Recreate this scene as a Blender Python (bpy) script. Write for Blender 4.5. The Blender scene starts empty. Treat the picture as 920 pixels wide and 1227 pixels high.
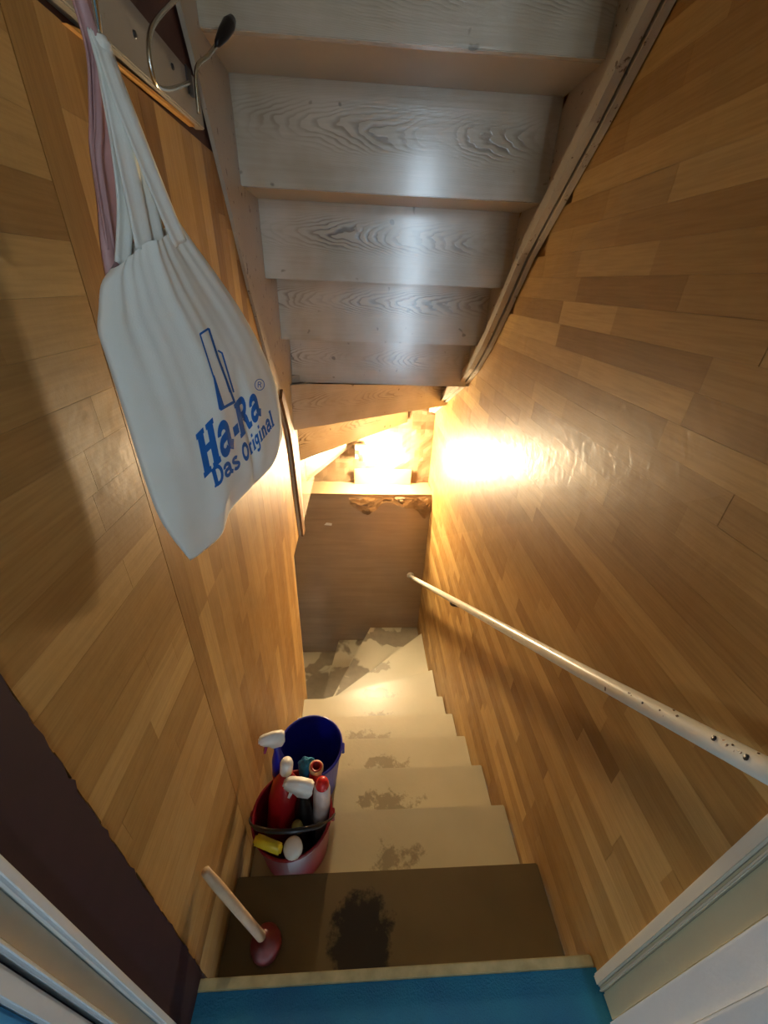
import bpy, bmesh, math, random
from mathutils import Vector, Matrix
from mathutils.bvhtree import BVHTree
random.seed(7)
SC = bpy.context.scene
COL = SC.collection
V = Vector

# ---------------------------------------------------------------- camera
F_PX, PITCH, YAW, ROLL = 474.6, 0.5250, 0.0702, 0.0427
_f = V((math.sin(YAW)*math.cos(PITCH), math.cos(YAW)*math.cos(PITCH), -math.sin(PITCH)))
_r = V((math.cos(YAW), -math.sin(YAW), 0)); _u = _r.cross(_f)
CR = math.cos(ROLL)*_r + math.sin(ROLL)*_u
CU = -math.sin(ROLL)*_r + math.cos(ROLL)*_u
cam_d = bpy.data.cameras.new('camera'); cam = bpy.data.objects.new('camera', cam_d); COL.objects.link(cam)
cam_d.sensor_fit = 'HORIZONTAL'; cam_d.sensor_width = 36; cam_d.lens = 36*F_PX/920; cam_d.clip_start = .01
cam.matrix_world = Matrix((CR, CU, -_f)).transposed().to_4x4()
SC.camera = cam

# ---------------------------------------------------------------- daylight and exposure
W = bpy.data.worlds.new('sky'); SC.world = W; W.use_nodes = True
bg = W.node_tree.nodes['Background']; bg.inputs[0].default_value = (.66, .84, 1.0, 1); bg.inputs[1].default_value = 14.0
pl = bpy.data.lights.new('window_portal', 'AREA'); pl.shape = 'RECTANGLE'; pl.size = .30; pl.size_y = 2.5
pl.cycles.is_portal = True
po = bpy.data.objects.new('window_portal', pl); COL.objects.link(po)
po.location = (.64, -2.62, -.03); po.rotation_euler = (math.radians(90), 0, 0)
p2 = bpy.data.lights.new('window_portal', 'AREA'); p2.shape = 'RECTANGLE'; p2.size = .4; p2.size_y = .55; p2.cycles.is_portal = True
po2 = bpy.data.objects.new('window_portal', p2); COL.objects.link(po2)
po2.location = (-1.60, -.48, -.675); po2.rotation_euler = (math.radians(90), 0, math.radians(-90))
vs = SC.view_settings; vs.view_transform = 'Standard'; vs.look = 'None'; vs.gamma = 1; vs.exposure = 0.3; vs.use_curve_mapping = False
BULB_POWER = 1250.0

# ---------------------------------------------------------------- materials
MATS = {}
class N:
    def __init__(s, name):
        s.m = bpy.data.materials.new(name); s.m.use_nodes = True; s.t = s.m.node_tree
        s.b = s.t.nodes['Principled BSDF']; MATS[name] = s.m
    def n(s, typ, **kw):
        x = s.t.nodes.new(typ)
        for k, v in kw.items(): setattr(x, k, v)
        return x
    def l(s, a, b): s.t.links.new(a, b)
    def pos(s, scale, obj=False):
        if obj: src = s.n('ShaderNodeTexCoord').outputs['Object']
        else: src = s.n('ShaderNodeNewGeometry').outputs['Position']
        mp = s.n('ShaderNodeMapping'); mp.inputs['Scale'].default_value = scale; s.l(src, mp.inputs[0]); return mp.outputs[0]
    def noise(s, vec, scale, detail=4, rough=.55, dist=0):
        x = s.n('ShaderNodeTexNoise'); x.inputs['Scale'].default_value = scale; x.inputs['Detail'].default_value = detail
        x.inputs['Roughness'].default_value = rough; x.inputs['Distortion'].default_value = dist
        if vec is not None: s.l(vec, x.inputs['Vector'])
        return x.outputs['Fac']
    def ramp(s, fac, stops, interp='LINEAR'):
        x = s.n('ShaderNodeValToRGB'); x.color_ramp.interpolation = interp
        e = x.color_ramp.elements
        while len(e) < len(stops): e.new(.5)
        for i, (p, c) in enumerate(stops):
            e[i].position = p; e[i].color = (*c, 1) if len(c) == 3 else c
        s.l(fac, x.inputs[0]); return x.outputs[0]
    def mix(s, fac, a, b, typ='MIX'):
        x = s.n('ShaderNodeMixRGB', blend_type=typ)
        for i, q in enumerate((fac, a, b)):
            if isinstance(q, (int, float)): x.inputs[i].default_value = q if i == 0 else (q, q, q, 1)
            elif isinstance(q, tuple): x.inputs[i].default_value = (*q, 1)
            else: s.l(q, x.inputs[i])
        return x.outputs[0]
    def math(s, op, a, b=None):
        x = s.n('ShaderNodeMath', operation=op)
        for i, q in enumerate((a, b)):
            if q is None: continue
            if isinstance(q, (int, float)): x.inputs[i].default_value = q
            else: s.l(q, x.inputs[i])
        return x.outputs[0]
    def bump(s, h, strength, dist=.002):
        x = s.n('ShaderNodeBump'); x.inputs['Strength'].default_value = strength; x.inputs['Distance'].default_value = dist
        s.l(h, x.inputs['Height']); s.l(x.outputs[0], s.b.inputs['Normal'])
    def col(s, c):
        if isinstance(c, tuple): s.b.inputs['Base Color'].default_value = (*c, 1)
        else: s.l(c, s.b.inputs['Base Color'])
    def set(s, **kw):
        for k, v in kw.items(): s.b.inputs[k.replace('_', ' ')].default_value = v
        return s

def plain(name, c, rough=.45, var=.12, **kw):
    m = N(name); f = m.noise(m.pos((1, 1, 1)), 30, 3)
    m.col(m.mix(m.ramp(f, [(.3, (0, 0, 0)), (.7, (1, 1, 1))]), tuple(x*(1-var) for x in c), tuple(min(1, x*(1+var)) for x in c)))
    m.set(Roughness=rough, **kw); return m.m

def laminate(name, scale):
    m = N(name); oi = m.n('ShaderNodeObjectInfo').outputs['Random']
    tone = m.ramp(oi, [(0, (.29, .15, .038)), (.25, (.37, .208, .060)), (.55, (.43, .255, .082)), (.8, (.56, .36, .13)), (1, (.34, .18, .046))])
    gx = m.pos(scale)
    g = m.noise(gx, 1.0, 6, .65, .4)
    fleck = m.noise(gx, 4.0, 2)
    c = m.mix(m.ramp(g, [(.3, (.80, .80, .80)), (.7, (1.10, 1.08, 1.05))]), 0.0, tone, 'MIX')
    c = m.mix(1.0, tone, m.ramp(g, [(.25, (.80, .78, .74)), (.75, (1, 1, 1))]), 'MULTIPLY')
    c = m.mix(.25, c, m.ramp(fleck, [(.35, (.55, .45, .35)), (.6, (1, 1, 1))]), 'MULTIPLY')
    m.col(c)
    w = m.noise(m.pos((1, 1, 1)), 22, 4, .6)
    m.l(m.ramp(w, [(.3, (.42, .42, .42)), (.7, (.58, .58, .58))]), m.b.inputs['Roughness'])
    m.b.inputs['Specular IOR Level'].default_value = .36
    m.bump(m.math('ADD', m.noise(m.pos((1, 1, 1)), 9, 3), m.math('MULTIPLY', m.noise(m.pos((1, 1, 1)), 70, 3), .25)), .4, .004)
    return m.m
laminate('laminate_horizontal', (40, 3.0, 60))
laminate('laminate_vertical', (40, 60, 3.0))

def white_board(name, ring=True):
    m = N(name)
    oi = m.n('ShaderNodeObjectInfo').outputs['Random']
    tc = m.n('ShaderNodeTexCoord').outputs['Object']
    mp = m.n('ShaderNodeMapping'); m.l(tc, mp.inputs[0]); mp.inputs['Scale'].default_value = (1, 1, 1)
    # per-board shift of the figure
    cx = m.n('ShaderNodeCombineXYZ'); m.l(m.math('MULTIPLY_ADD', oi, 1.3), cx.inputs[0]); m.l(m.math('MULTIPLY', oi, 7.0), cx.inputs[1]); m.l(m.math('MULTIPLY', oi, .11), cx.inputs[2])
    add = m.n('ShaderNodeVectorMath', operation='ADD'); m.l(mp.outputs[0], add.inputs[0]); m.l(cx.outputs[0], add.inputs[1])
    sx = m.n('ShaderNodeSeparateXYZ'); m.l(tc, sx.inputs[0])
    z0 = m.math('SUBTRACT', sx.outputs[2], m.math('ADD', .022, m.math('MULTIPLY', m.math('SUBTRACT', oi, .5), .05)))
    st = m.n('ShaderNodeMapping'); m.l(add.outputs[0], st.inputs[0]); st.inputs['Scale'].default_value = (5, 3, 14)
    nz = m.noise(st.outputs[0], 1.0, 3, .5)
    par = m.math('MULTIPLY', m.math('MULTIPLY', z0, z0), -1500.0)
    ringv = m.math('FRACT', m.math('ADD', m.math('ADD', m.math('MULTIPLY', sx.outputs[0], 22.0), par), m.math('MULTIPLY', nz, 6.0)))
    line = m.ramp(ringv, [(.0, (0, 0, 0)), (.45, (0, 0, 0)), (.80, (1, 1, 1)), (.92, (1, 1, 1)), (1, (0, 0, 0))])
    core = m.ramp(m.math('ABSOLUTE', z0), [(.0, (1, 1, 1)), (.028, (.8, .8, .8)), (.055, (.14, .14, .14)), (1, (.05, .05, .05))])
    lx = m.n('ShaderNodeMapping'); m.l(add.outputs[0], lx.inputs[0]); lx.inputs['Scale'].default_value = (3.2, 1, 3)
    band = m.ramp(m.noise(lx.outputs[0], 1.0, 2), [(.40, (.1, .1, .1)), (.58, (1, 1, 1))])
    fac = m.math('MULTIPLY', m.math('MULTIPLY', m.math('MULTIPLY', line, band), core), .97)
    fine = m.noise(m.pos((6, 6, 160)), 1.0, 4)
    base = m.mix(fine, (.52, .44, .33), (.68, .59, .46))
    base = m.mix(fac, base, (.13, .075, .04))
    blot = m.ramp(m.noise(m.pos((1, 1, 1)), 5, 3), [(.35, (.78, .74, .66)), (.65, (1, 1, 1))])
    base = m.mix(1.0, base, blot, 'MULTIPLY')
    kn = m.ramp(m.noise(m.pos((1, 1, 1)), 26, 1), [(.74, (0, 0, 0)), (.79, (1, 1, 1))])
    m.col(m.mix(m.math('MULTIPLY', kn, .7), base, (.10, .065, .04)))
    m.set(Roughness=.26); m.b.inputs['Specular IOR Level'].default_value = .9; m.b.inputs['Coat Weight'].default_value = 1.0; m.b.inputs['Coat IOR'].default_value = 1.6; m.b.inputs['Coat Roughness'].default_value = .16
    m.bump(m.math('ADD', m.math('MULTIPLY', fac, -1.0), fine), .25, .002)
    return m.m
white_board('white_board')

def chipped(name, c, dirt, amt=.62, rough=.45):
    m = N(name); p = m.pos((1, 1, 1))
    a = m.ramp(m.noise(p, 38, 5, .65), [(amt, (0, 0, 0)), (amt+.05, (1, 1, 1))])
    b = m.noise(p, 7, 3)
    base = m.mix(b, tuple(x*.82 for x in c), c)
    m.col(m.mix(a, base, dirt)); m.set(Roughness=rough); m.bump(m.noise(p, 60, 4), .3, .002); return m.m
chipped('stringer_paint', (.46, .40, .31), (.10, .06, .035))
chipped('soffit_paint', (.52, .44, .33), (.22, .15, .09), .70, .4)
chipped('rail_board_paint', (.33, .31, .27), (.20, .18, .15), .66)
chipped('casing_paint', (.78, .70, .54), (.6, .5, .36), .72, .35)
chipped('casing_yellow_paint', (.66, .58, .36), (.5, .42, .28), .72, .35)  # yellowish paint of the recessed casing strips
chipped('casing_white', (.80, .82, .82), (.6, .6, .58), .72, .3)

def tread_paint(name):
    m = N(name); p = m.pos((1, 1, 1)); oi = m.n('ShaderNodeObjectInfo').outputs['Random']
    tc = m.n('ShaderNodeTexCoord').outputs['Object']
    sep = m.n('ShaderNodeSeparateXYZ'); m.l(tc, sep.inputs[0])
    # worn area: an elongated patch around the walking line of each board (object origin = walking line)
    dx = m.math('MULTIPLY', sep.outputs[0], 5.2); dy = m.math('MULTIPLY', sep.outputs[1], 12.0)
    r2 = m.math('ADD', m.math('MULTIPLY', dx, dx), m.math('MULTIPLY', dy, dy))
    g = m.math('POWER', 2.718, m.math('MULTIPLY', r2, -1.0))
    nz = m.noise(p, 16, 5, .65)
    worn = m.ramp(m.math('ADD', m.math('MULTIPLY', m.math('MULTIPLY', g, .38), m.math('ADD', .56, m.math('MULTIPLY', oi, .5))), m.math('MULTIPLY', nz, .62)), [(.545, (0, 0, 0)), (.60, (1, 1, 1))])
    nz2 = m.noise(p, 5, 3)
    base = m.mix(nz2, (.37, .34, .235), (.49, .455, .33))
    base = m.mix(m.math('MULTIPLY', worn, .75), base, (.17, .145, .095))
    m.col(base); m.set(Roughness=.34); m.bump(m.math('ADD', m.math('MULTIPLY', worn, -.8), m.noise(p, 50, 3)), .25, .002)
    return m.m
tread_paint('tread_paint')

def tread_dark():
    m = N('tread_shade_stained'); p = m.pos((1, 1, 1))
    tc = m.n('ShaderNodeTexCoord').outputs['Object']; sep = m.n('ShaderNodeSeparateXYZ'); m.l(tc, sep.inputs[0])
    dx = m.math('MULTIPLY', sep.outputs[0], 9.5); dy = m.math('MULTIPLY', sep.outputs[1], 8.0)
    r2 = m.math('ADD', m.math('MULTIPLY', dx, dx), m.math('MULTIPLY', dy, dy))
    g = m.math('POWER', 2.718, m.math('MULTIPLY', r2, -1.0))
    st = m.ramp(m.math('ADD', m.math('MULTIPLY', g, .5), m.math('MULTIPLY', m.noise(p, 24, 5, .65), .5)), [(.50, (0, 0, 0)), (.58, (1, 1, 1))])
    base = m.mix(m.noise(p, 6, 3), (.10, .072, .032), (.155, .115, .055))  # dark base carries the shade on this tread; the black stain is real
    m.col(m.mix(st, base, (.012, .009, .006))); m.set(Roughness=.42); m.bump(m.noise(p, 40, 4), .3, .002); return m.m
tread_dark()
def patchy_tread():
    m = N('tread_patchy'); p = m.pos((1, 1, 1))
    a = m.ramp(m.noise(p, 3.4, 3, .5, .3), [(.50, (0, 0, 0)), (.53, (1, 1, 1))])  # random patches of grey and cream
    grey = m.mix(m.noise(p, 14, 4), (.17, .145, .10), (.30, .26, .19))
    m.col(m.mix(a, grey, (.50, .465, .34))); m.set(Roughness=.5); m.bump(a, .3, .002); return m.m
patchy_tread()

def streaky(name, c1, c2, scale, rough):
    m = N(name); f = m.noise(m.pos(scale), 1.0, 5, .6, .3); b = m.noise(m.pos((1, 1, 1)), 2.5, 3)
    m.col(m.mix(m.math('MULTIPLY', m.math('ADD', f, b), .5), c1, c2)); m.set(Roughness=rough)
    m.bump(m.noise(m.pos((3, 3, 14)), 1.0, 3), .3, .01); return m.m
streaky('end_wall_sheet', (.16, .105, .06), (.56, .40, .25), (2.0, 2, 26), .36)
streaky('brown_paper', (.20, .125, .06), (.42, .29, .16), (7, 7, 7), .42)
plain('brown_paint', (.085, .03, .02), .6)
plain('maroon_board', (.024, .005, .012), .7)
plain('plaster_white', (.50, .50, .47), .7, .05)
plain('backing', (.33, .18, .05), .6)
plain('lit_orange_edge', (.55, .27, .045), .5)
plain('dark_wood', (.16, .075, .025), .5)
m = N('blue_carpet'); p = m.pos((1, 1, 1))
m.col(m.mix(m.noise(p, 7, 4), (.003, .07, .23), (.014, .27, .40))); m.set(Roughness=.6); m.bump(m.noise(p, 260, 2), .6, .004)
plain('threshold', (.42, .38, .22), .3, .2)
plain('door_daylight_blue', (.10, .42, .78), .4)  # blue daylight on a white edge, put into the colour
m = N('chrome'); m.col((.62, .60, .50)); m.set(Roughness=.25, Metallic=1.0); m.bump(m.noise(m.pos((1, 1, 1)), 120, 2), .1, .001)
m = N('black_steel'); m.col(m.mix(m.noise(m.pos((1, 1, 1)), 80), (.02, .018, .015), (.05, .04, .035))); m.set(Roughness=.4)
m = N('cotton'); p = m.pos((1, 1, 1))
m.col(m.mix(m.noise(p, 14, 3), (.80, .78, .68), (.88, .87, .80))); m.set(Roughness=.85)
wv = m.noise(m.pos((1, 1, 1)), 500, 2); m.bump(wv, .25, .001)
m.b.inputs['Subsurface Weight'].default_value = .12; m.b.inputs['Subsurface Radius'].default_value = (.01, .01, .008)
plain('print_blue', (.004, .13, .46), .6, .08)
m = N('pink_film'); m.col(m.mix(m.noise(m.pos((1, 1, 1)), 40), (.50, .26, .25), (.64, .38, .36))); m.set(Roughness=.4, Alpha=.88)
m = N('rail_paint'); p = m.pos((1, 1, 1))
ch = m.ramp(m.noise(p, 55, 3, .5), [(.675, (0, 0, 0)), (.70, (1, 1, 1))])
m.col(m.mix(ch, m.mix(m.noise(p, 18, 4), (.62, .58, .47), (.82, .80, .70)), (.09, .035, .015))); m.set(Roughness=.3); m.bump(ch, .3, .001)
plain('red_plastic', (.36, .008, .012), .3, .1)
plain('bucket_red', (.20, .004, .014), .32, .1)
plain('bright_red', (.62, .02, .02), .25, .05)
plain('blue_plastic', (.006, .012, .30), .32, .1)
plain('white_plastic', (.78, .76, .70), .35, .05)
plain('pink_white_plastic', (.66, .52, .47), .35, .06)
plain('black_plastic', (.006, .005, .006), .35, .1)
plain('yellow_plastic', (.62, .46, .02), .4, .08)
plain('cyan_cloth', (.02, .22, .42), .8, .3)
plain('clear_tint', (.25, .05, .16), .15, .2)
plain('wood_handle', (.50, .34, .20), .5, .1)
plain('rubber_red', (.20, .022, .022), .45, .2)
plain('olive_plastic', (.17, .14, .03), .4, .1)
m = N('film'); p = m.pos((1, 1, 1)); m.set(Roughness=.3)
tr = m.n('ShaderNodeBsdfTransparent'); gl = m.n('ShaderNodeBsdfGlossy'); gl.inputs['Roughness'].default_value = .30
bp = m.n('ShaderNodeBump'); bp.inputs['Strength'].default_value = 1.0; bp.inputs['Distance'].default_value = .0022; m.l(m.noise(p, 46, 3, .55, .5), bp.inputs['Height']); m.l(bp.outputs[0], gl.inputs['Normal'])
mx = m.n('ShaderNodeMixShader'); mx.inputs[0].default_value = .022; m.l(tr.outputs[0], mx.inputs[1]); m.l(gl.outputs[0], mx.inputs[2])
m.l(mx.outputs[0], m.t.nodes['Material Output'].inputs['Surface'])
m = N('bulb_glass'); m.col((1, .9, .7)); m.b.inputs['Emission Color'].default_value = (1, .78, .48, 1); m.b.inputs['Emission Strength'].default_value = BULB_POWER
m = N('glass'); m.col((1, 1, 1)); m.set(Roughness=.02, Alpha=.08)

# ---------------------------------------------------------------- mesh helpers
def link(name, bm, mat, parent=None, smooth=False, origin=None):
    me = bpy.data.meshes.new(name)
    if origin is not None: bmesh.ops.translate(bm, verts=bm.verts, vec=-V(origin))
    bmesh.ops.recalc_face_normals(bm, faces=bm.faces)
    bm.to_mesh(me); bm.free()
    if smooth:
        for f in me.polygons: f.use_smooth = True
    me.materials.append(MATS[mat])
    o = bpy.data.objects.new(name, me); COL.objects.link(o)
    if origin is not None: o.location = origin
    if parent is not None:
        o.parent = parent; o.matrix_parent_inverse = Matrix.Translation(parent.location).inverted() if parent.rotation_euler[:] == (0, 0, 0) else parent.matrix_basis.inverted()
    return o
def tag(o, label=None, cat=None, group=None, kind=None):
    if label: o['label'] = label
    if cat: o['category'] = cat
    if group: o['group'] = group
    if kind: o['kind'] = kind
    return o
def thing(name, loc, label, cat, group=None):
    o = bpy.data.objects.new(name, None); COL.objects.link(o); o.location = loc; o.empty_display_size = .05
    return tag(o, label, cat, group)
def box(bm, x0, x1, y0, y1, z0, z1, bev=0):
    r = bmesh.ops.create_cube(bm, size=1)['verts']
    bmesh.ops.scale(bm, vec=(x1-x0, y1-y0, z1-z0), verts=r)
    bmesh.ops.translate(bm, vec=((x0+x1)/2, (y0+y1)/2, (z0+z1)/2), verts=r)
    if bev:
        es = list({e for v in r for e in v.link_edges})
        bmesh.ops.bevel(bm, geom=es, offset=bev, segments=2, affect='EDGES')
    return bm
def prism(bm, pts, axis, a, b, bev=0):
    """extrude a 2D polygon along an axis from a to b"""
    def P(p, t):
        return {'X': (t, p[0], p[1]), 'Y': (p[0], t, p[1]), 'Z': (p[0], p[1], t)}[axis]
    lo = [bm.verts.new(P(p, a)) for p in pts]; hi = [bm.verts.new(P(p, b)) for p in pts]
    n = len(pts); fs = [bm.faces.new(lo[::-1]), bm.faces.new(hi)]
    for i in range(n): fs.append(bm.faces.new((lo[i], lo[(i+1) % n], hi[(i+1) % n], hi[i])))
    if bev:
        bmesh.ops.bevel(bm, geom=list({e for f in fs for e in f.edges}), offset=bev, segments=2, affect='EDGES')
    return bm
def lathe(bm, prof, at=(0, 0, 0), axis=V((0, 0, 1)), seg=28):
    q = V((0, 0, 1)).rotation_difference(V(axis).normalized()); at = V(at); rings = []
    for r, z in prof:
        if r < 1e-6: rings.append([bm.verts.new(at + q @ V((0, 0, z)))])
        else: rings.append([bm.verts.new(at + q @ V((r*math.cos(2*math.pi*i/seg), r*math.sin(2*math.pi*i/seg), z))) for i in range(seg)])
    for A, B in zip(rings, rings[1:]):
        for i in range(seg):
            j = (i+1) % seg
            if len(A) == 1 and len(B) == 1: continue
            if len(A) == 1: bm.faces.new((A[0], B[i], B[j]))
            elif len(B) == 1: bm.faces.new((A[i], A[j], B[0]))
            else: bm.faces.new((A[i], A[j], B[j], B[i]))
    return bm
def smooth_path(pts, n=6):
    pts = [V(p) for p in pts]; out = []
    for i in range(len(pts)-1):
        p0 = pts[max(i-1, 0)]; p1 = pts[i]; p2 = pts[i+1]; p3 = pts[min(i+2, len(pts)-1)]
        for k in range(n):
            t = k/n
            out.append(.5*((2*p1)+(-p0+p2)*t+(2*p0-5*p1+4*p2-p3)*t*t+(-p0+3*p1-3*p2+p3)*t**3))
    out.append(pts[-1]); return out
def tube(bm, pts, rad, seg=10):
    pts = [V(p) for p in pts]; n = len(pts); rad = rad if isinstance(rad, (list, tuple)) else [rad]*n
    up = V((0, 0, 1)); rings = []
    for i, p in enumerate(pts):
        t = (pts[min(i+1, n-1)]-pts[max(i-1, 0)]).normalized()
        if i == 0:
            a = t.cross(up if abs(t.z) < .9 else V((1, 0, 0))).normalized()
        else:
            a = (a - t*a.dot(t)).normalized()
        b = t.cross(a)
        rings.append([bm.verts.new(p+rad[i]*(math.cos(2*math.pi*k/seg)*a+math.sin(2*math.pi*k/seg)*b)) for k in range(seg)])
    for A, B in zip(rings, rings[1:]):
        for i in range(seg): bm.faces.new((A[i], A[(i+1) % seg], B[(i+1) % seg], B[i]))
    bm.faces.new(rings[0][::-1]); bm.faces.new(rings[-1]); return bm
def ribbon(bm, pts, widths, nrm, th=.0016, wave=0):
    """flat cloth strap: cross-section lies across the path, perpendicular to nrm"""
    pts = [V(p) for p in pts]; n = len(pts); rows = []; K = 6
    for i, p in enumerate(pts):
        t = (pts[min(i+1, n-1)]-pts[max(i-1, 0)]).normalized(); s = t.cross(nrm).normalized(); q = s.cross(t).normalized()
        w = widths[i]; row = []
        for side in (1, -1):
            rng = range(K+1) if side == 1 else range(K, -1, -1)
            for k in rng:
                e = k/K-.5
                row.append(bm.verts.new(p + s*w*e + q*(wave*math.cos(e*9+i*.12) + side*th)))
        rows.append(row)
    m_ = len(rows[0])
    for A, B in zip(rows, rows[1:]):
        for k in range(m_): bm.faces.new((A[k], A[(k+1) % m_], B[(k+1) % m_], B[k]))
    bm.faces.new(rows[0][::-1]); bm.faces.new(rows[-1]); return bm
def ray(x, y): return _f + (x-460)/F_PX*CR + (613.5-y)/F_PX*CU
def onX(x, y, X): d = ray(x, y); return d*(X/d.x)
def onY(x, y, Y): d = ray(x, y); return d*(Y/d.y)
def onZ(x, y, Z): d = ray(x, y); return d*(Z/d.z)
B = bmesh.new

# ---------------------------------------------------------------- dimensions
XL, XR = -.345, .548                     # faces of the side walls
FLOOR = -1.342; RISE = .1614; GO = .2245; Y0 = .255
YE_LOW, YE_UP, LEDGE = 2.66, 2.86, -1.385

# ---------------------------------------------------------------- room with the window, behind the doorway
def struct(name, bm, mat, label=None, **k):
    o = link(name, bm, mat, **k); o['kind'] = 'structure'
    if label: o['label'] = label
    return o
fl = B(); box(fl, -1.6, 1.8, -2.7, .236, FLOOR-.08, FLOOR)
struct('floor', fl, 'blue_carpet', 'blue carpet floor at the top of the stairs')
b = B(); box(b, -1.6, 1.8, -2.7, 2.96, 1.36, 1.44); struct('ceiling', b, 'plaster_white', 'plain white ceiling')
wy0, wy1, vz0, vz1 = -.68, -.28, -.95, -.40
b = B(); box(b, -1.68, -1.6, -2.7, wy0, -3.8, 1.44); box(b, -1.68, -1.6, wy1, 2.96, -3.8, 1.44)
box(b, -1.68, -1.6, wy0, wy1, -3.8, vz0); box(b, -1.68, -1.6, wy0, wy1, vz1, 1.44); struct('wall_left_outer', b, 'plaster_white', 'outer plaster wall')
b = B(); box(b, 1.8, 1.88, -2.7, .2, FLOOR-.1, 1.44); struct('wall_right_room', b, 'plaster_white', 'white room wall behind the doorway')
b = B()
wx0, wx1, wz0, wz1 = .48, .80, -1.28, 1.24
box(b, -1.6, wx0, -2.7, -2.6, FLOOR-.08, 1.36); box(b, wx1, 1.8, -2.7, -2.6, FLOOR-.08, 1.36)
box(b, wx0, wx1, -2.7, -2.6, FLOOR-.08, wz0); box(b, wx0, wx1, -2.7, -2.6, wz1, 1.36)
struct('wall_back', b, 'plaster_white', 'white room wall with a tall narrow window')
b = B(); t = .05
box(b, wx0, wx0+t, -2.68, -2.62, wz0, wz1); box(b, wx1-t, wx1, -2.68, -2.62, wz0, wz1)
box(b, wx0+t, wx1-t, -2.68, -2.62, wz0, wz0+t); box(b, wx0+t, wx1-t, -2.68, -2.62, wz1-t, wz1)
win = struct('window_1', b, 'casing_white', 'tall narrow white window in the room')
b = B(); t = .03
box(b, -1.66, -1.62, wy0, wy0+t, vz0, vz1); box(b, -1.66, -1.62, wy1-t, wy1, vz0, vz1); box(b, -1.66, -1.62, wy0+t, wy1-t, vz0, vz0+t); box(b, -1.66, -1.62, wy0+t, wy1-t, vz1-t, vz1)
struct('window_2', b, 'casing_white', 'small white window in the side wall of the room')
# wall with the doorway
b = B()
box(b, -1.6, -.43, .03, .13, FLOOR-.08, 1.36); box(b, .64, 1.8, .03, .13, FLOOR-.08, 1.36); box(b, -.43, .64, .03, .13, .72, 1.36)
struct('wall_front', b, 'plaster_white', 'room wall around the doorway')

# door frame, left: mouldings stepping back towards the stairs
def vstrip(name, parent, mat, x0, x1, y0, y1, z0=FLOOR, z1=.72, bev=.003):
    return link(name, box(B(), x0, x1, y0, y1, z0, z1, bev), mat, parent)
d1 = bpy.data.objects.new('door_1', None); COL.objects.link(d1); d1.location = (.1, .16, FLOOR)
tag(d1, 'white moulded door frame around the stairway opening', None, None, 'structure')
vstrip('jamb', d1, 'casing_paint', -.43, -.350, .108, .178)
vstrip('moulding', d1, 'casing_white', -.350, -.334, .166, .1785)
vstrip('moulding', d1, 'casing_paint', -.350, -.342, .1385, .1655)
vstrip('moulding', d1, 'casing_white', -.350, -.332, .1315, .138)
vstrip('rebate_strip', d1, 'maroon_board', -.350, -.343, .1275, .131)
vstrip('moulding', d1, 'casing_white', -.350, -.334, .108, .127)
vstrip('jamb', d1, 'casing_paint', .556, .64, .06, .224)
vstrip('moulding', d1, 'casing_paint', .536, .556, .207, .226)
vstrip('moulding', d1, 'casing_yellow_paint', .541, .556, .2035, .2065)
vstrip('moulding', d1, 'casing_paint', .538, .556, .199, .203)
vstrip('moulding', d1, 'casing_yellow_paint', .544, .556, .158, .1985)
vstrip('moulding', d1, 'casing_white', .534, .556, .108, .1575)
vstrip('moulding', d1, 'casing_white', .520, .556, .062, .1075)
b = B(); box(b, -.43, .64, .06, .178, .66, .72, .003); link('head', b, 'casing_paint', d1)
dl = link('jamb_face', box(B(), -.43, -.336, .032, .1075, FLOOR+.001, .72, .004), 'door_daylight_blue', d1); dl['label'] = 'edge of the door frame with daylight tinted in as light blue'

# threshold nosing
b = B(); prism(b, [(.2365, FLOOR-.04), (.254, FLOOR-.04), (.259, FLOOR-.02), (.256, FLOOR+.003), (.2365, FLOOR+.004)], 'X', -.345, .545, .002)
struct('trim_1', b, 'threshold', 'worn olive metal threshold strip at the top of the stairs')

# ---------------------------------------------------------------- right wall: laminate strips laid horizontally
unit = bpy.data.meshes.new('plank'); ub = B(); box(ub, -.5, .5, -.5, .5, -.5, .5); ub.to_mesh(unit); ub.free()
unit_h = unit; unit_h.materials.append(MATS['laminate_horizontal'])
unit_v = unit.copy(); unit_v.materials.clear(); unit_v.materials.append(MATS['laminate_vertical'])
def plank(parent, me, x0, x1, y0, y1, z0, z1):
    o = bpy.data.objects.new('plank', me); COL.objects.link(o)
    o.parent = parent
    o.matrix_parent_inverse = Matrix.Identity(4)
    o.location = V(((x0+x1)/2, (y0+y1)/2, (z0+z1)/2)) - parent.location; o.scale = (x1-x0, y1-y0, z1-z0)
    return o
def stair_z(y): return FLOOR - RISE*((y-Y0)/GO)
def soffit_z(y):
    pts = [(.4, 1.2), (1.02, .446), (1.16, .32), (1.46, .085), (1.74, -.215), (2.06, -.44), (2.5, -.64), (2.9, -.83)]
    for (a, za), (c, zc) in zip(pts, pts[1:]):
        if y <= c: return za+(zc-za)*(y-a)/(c-a)
    return -.83
b = B(); box(b, XR+.006, XR+.07, .20, 2.96, -3.8, 1.36); 
wr = struct('wall_right', b, 'backing', 'right stair wall clad in glossy honey-coloured laminate strips')
SW = .056; G = .00012
z = -3.05
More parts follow.
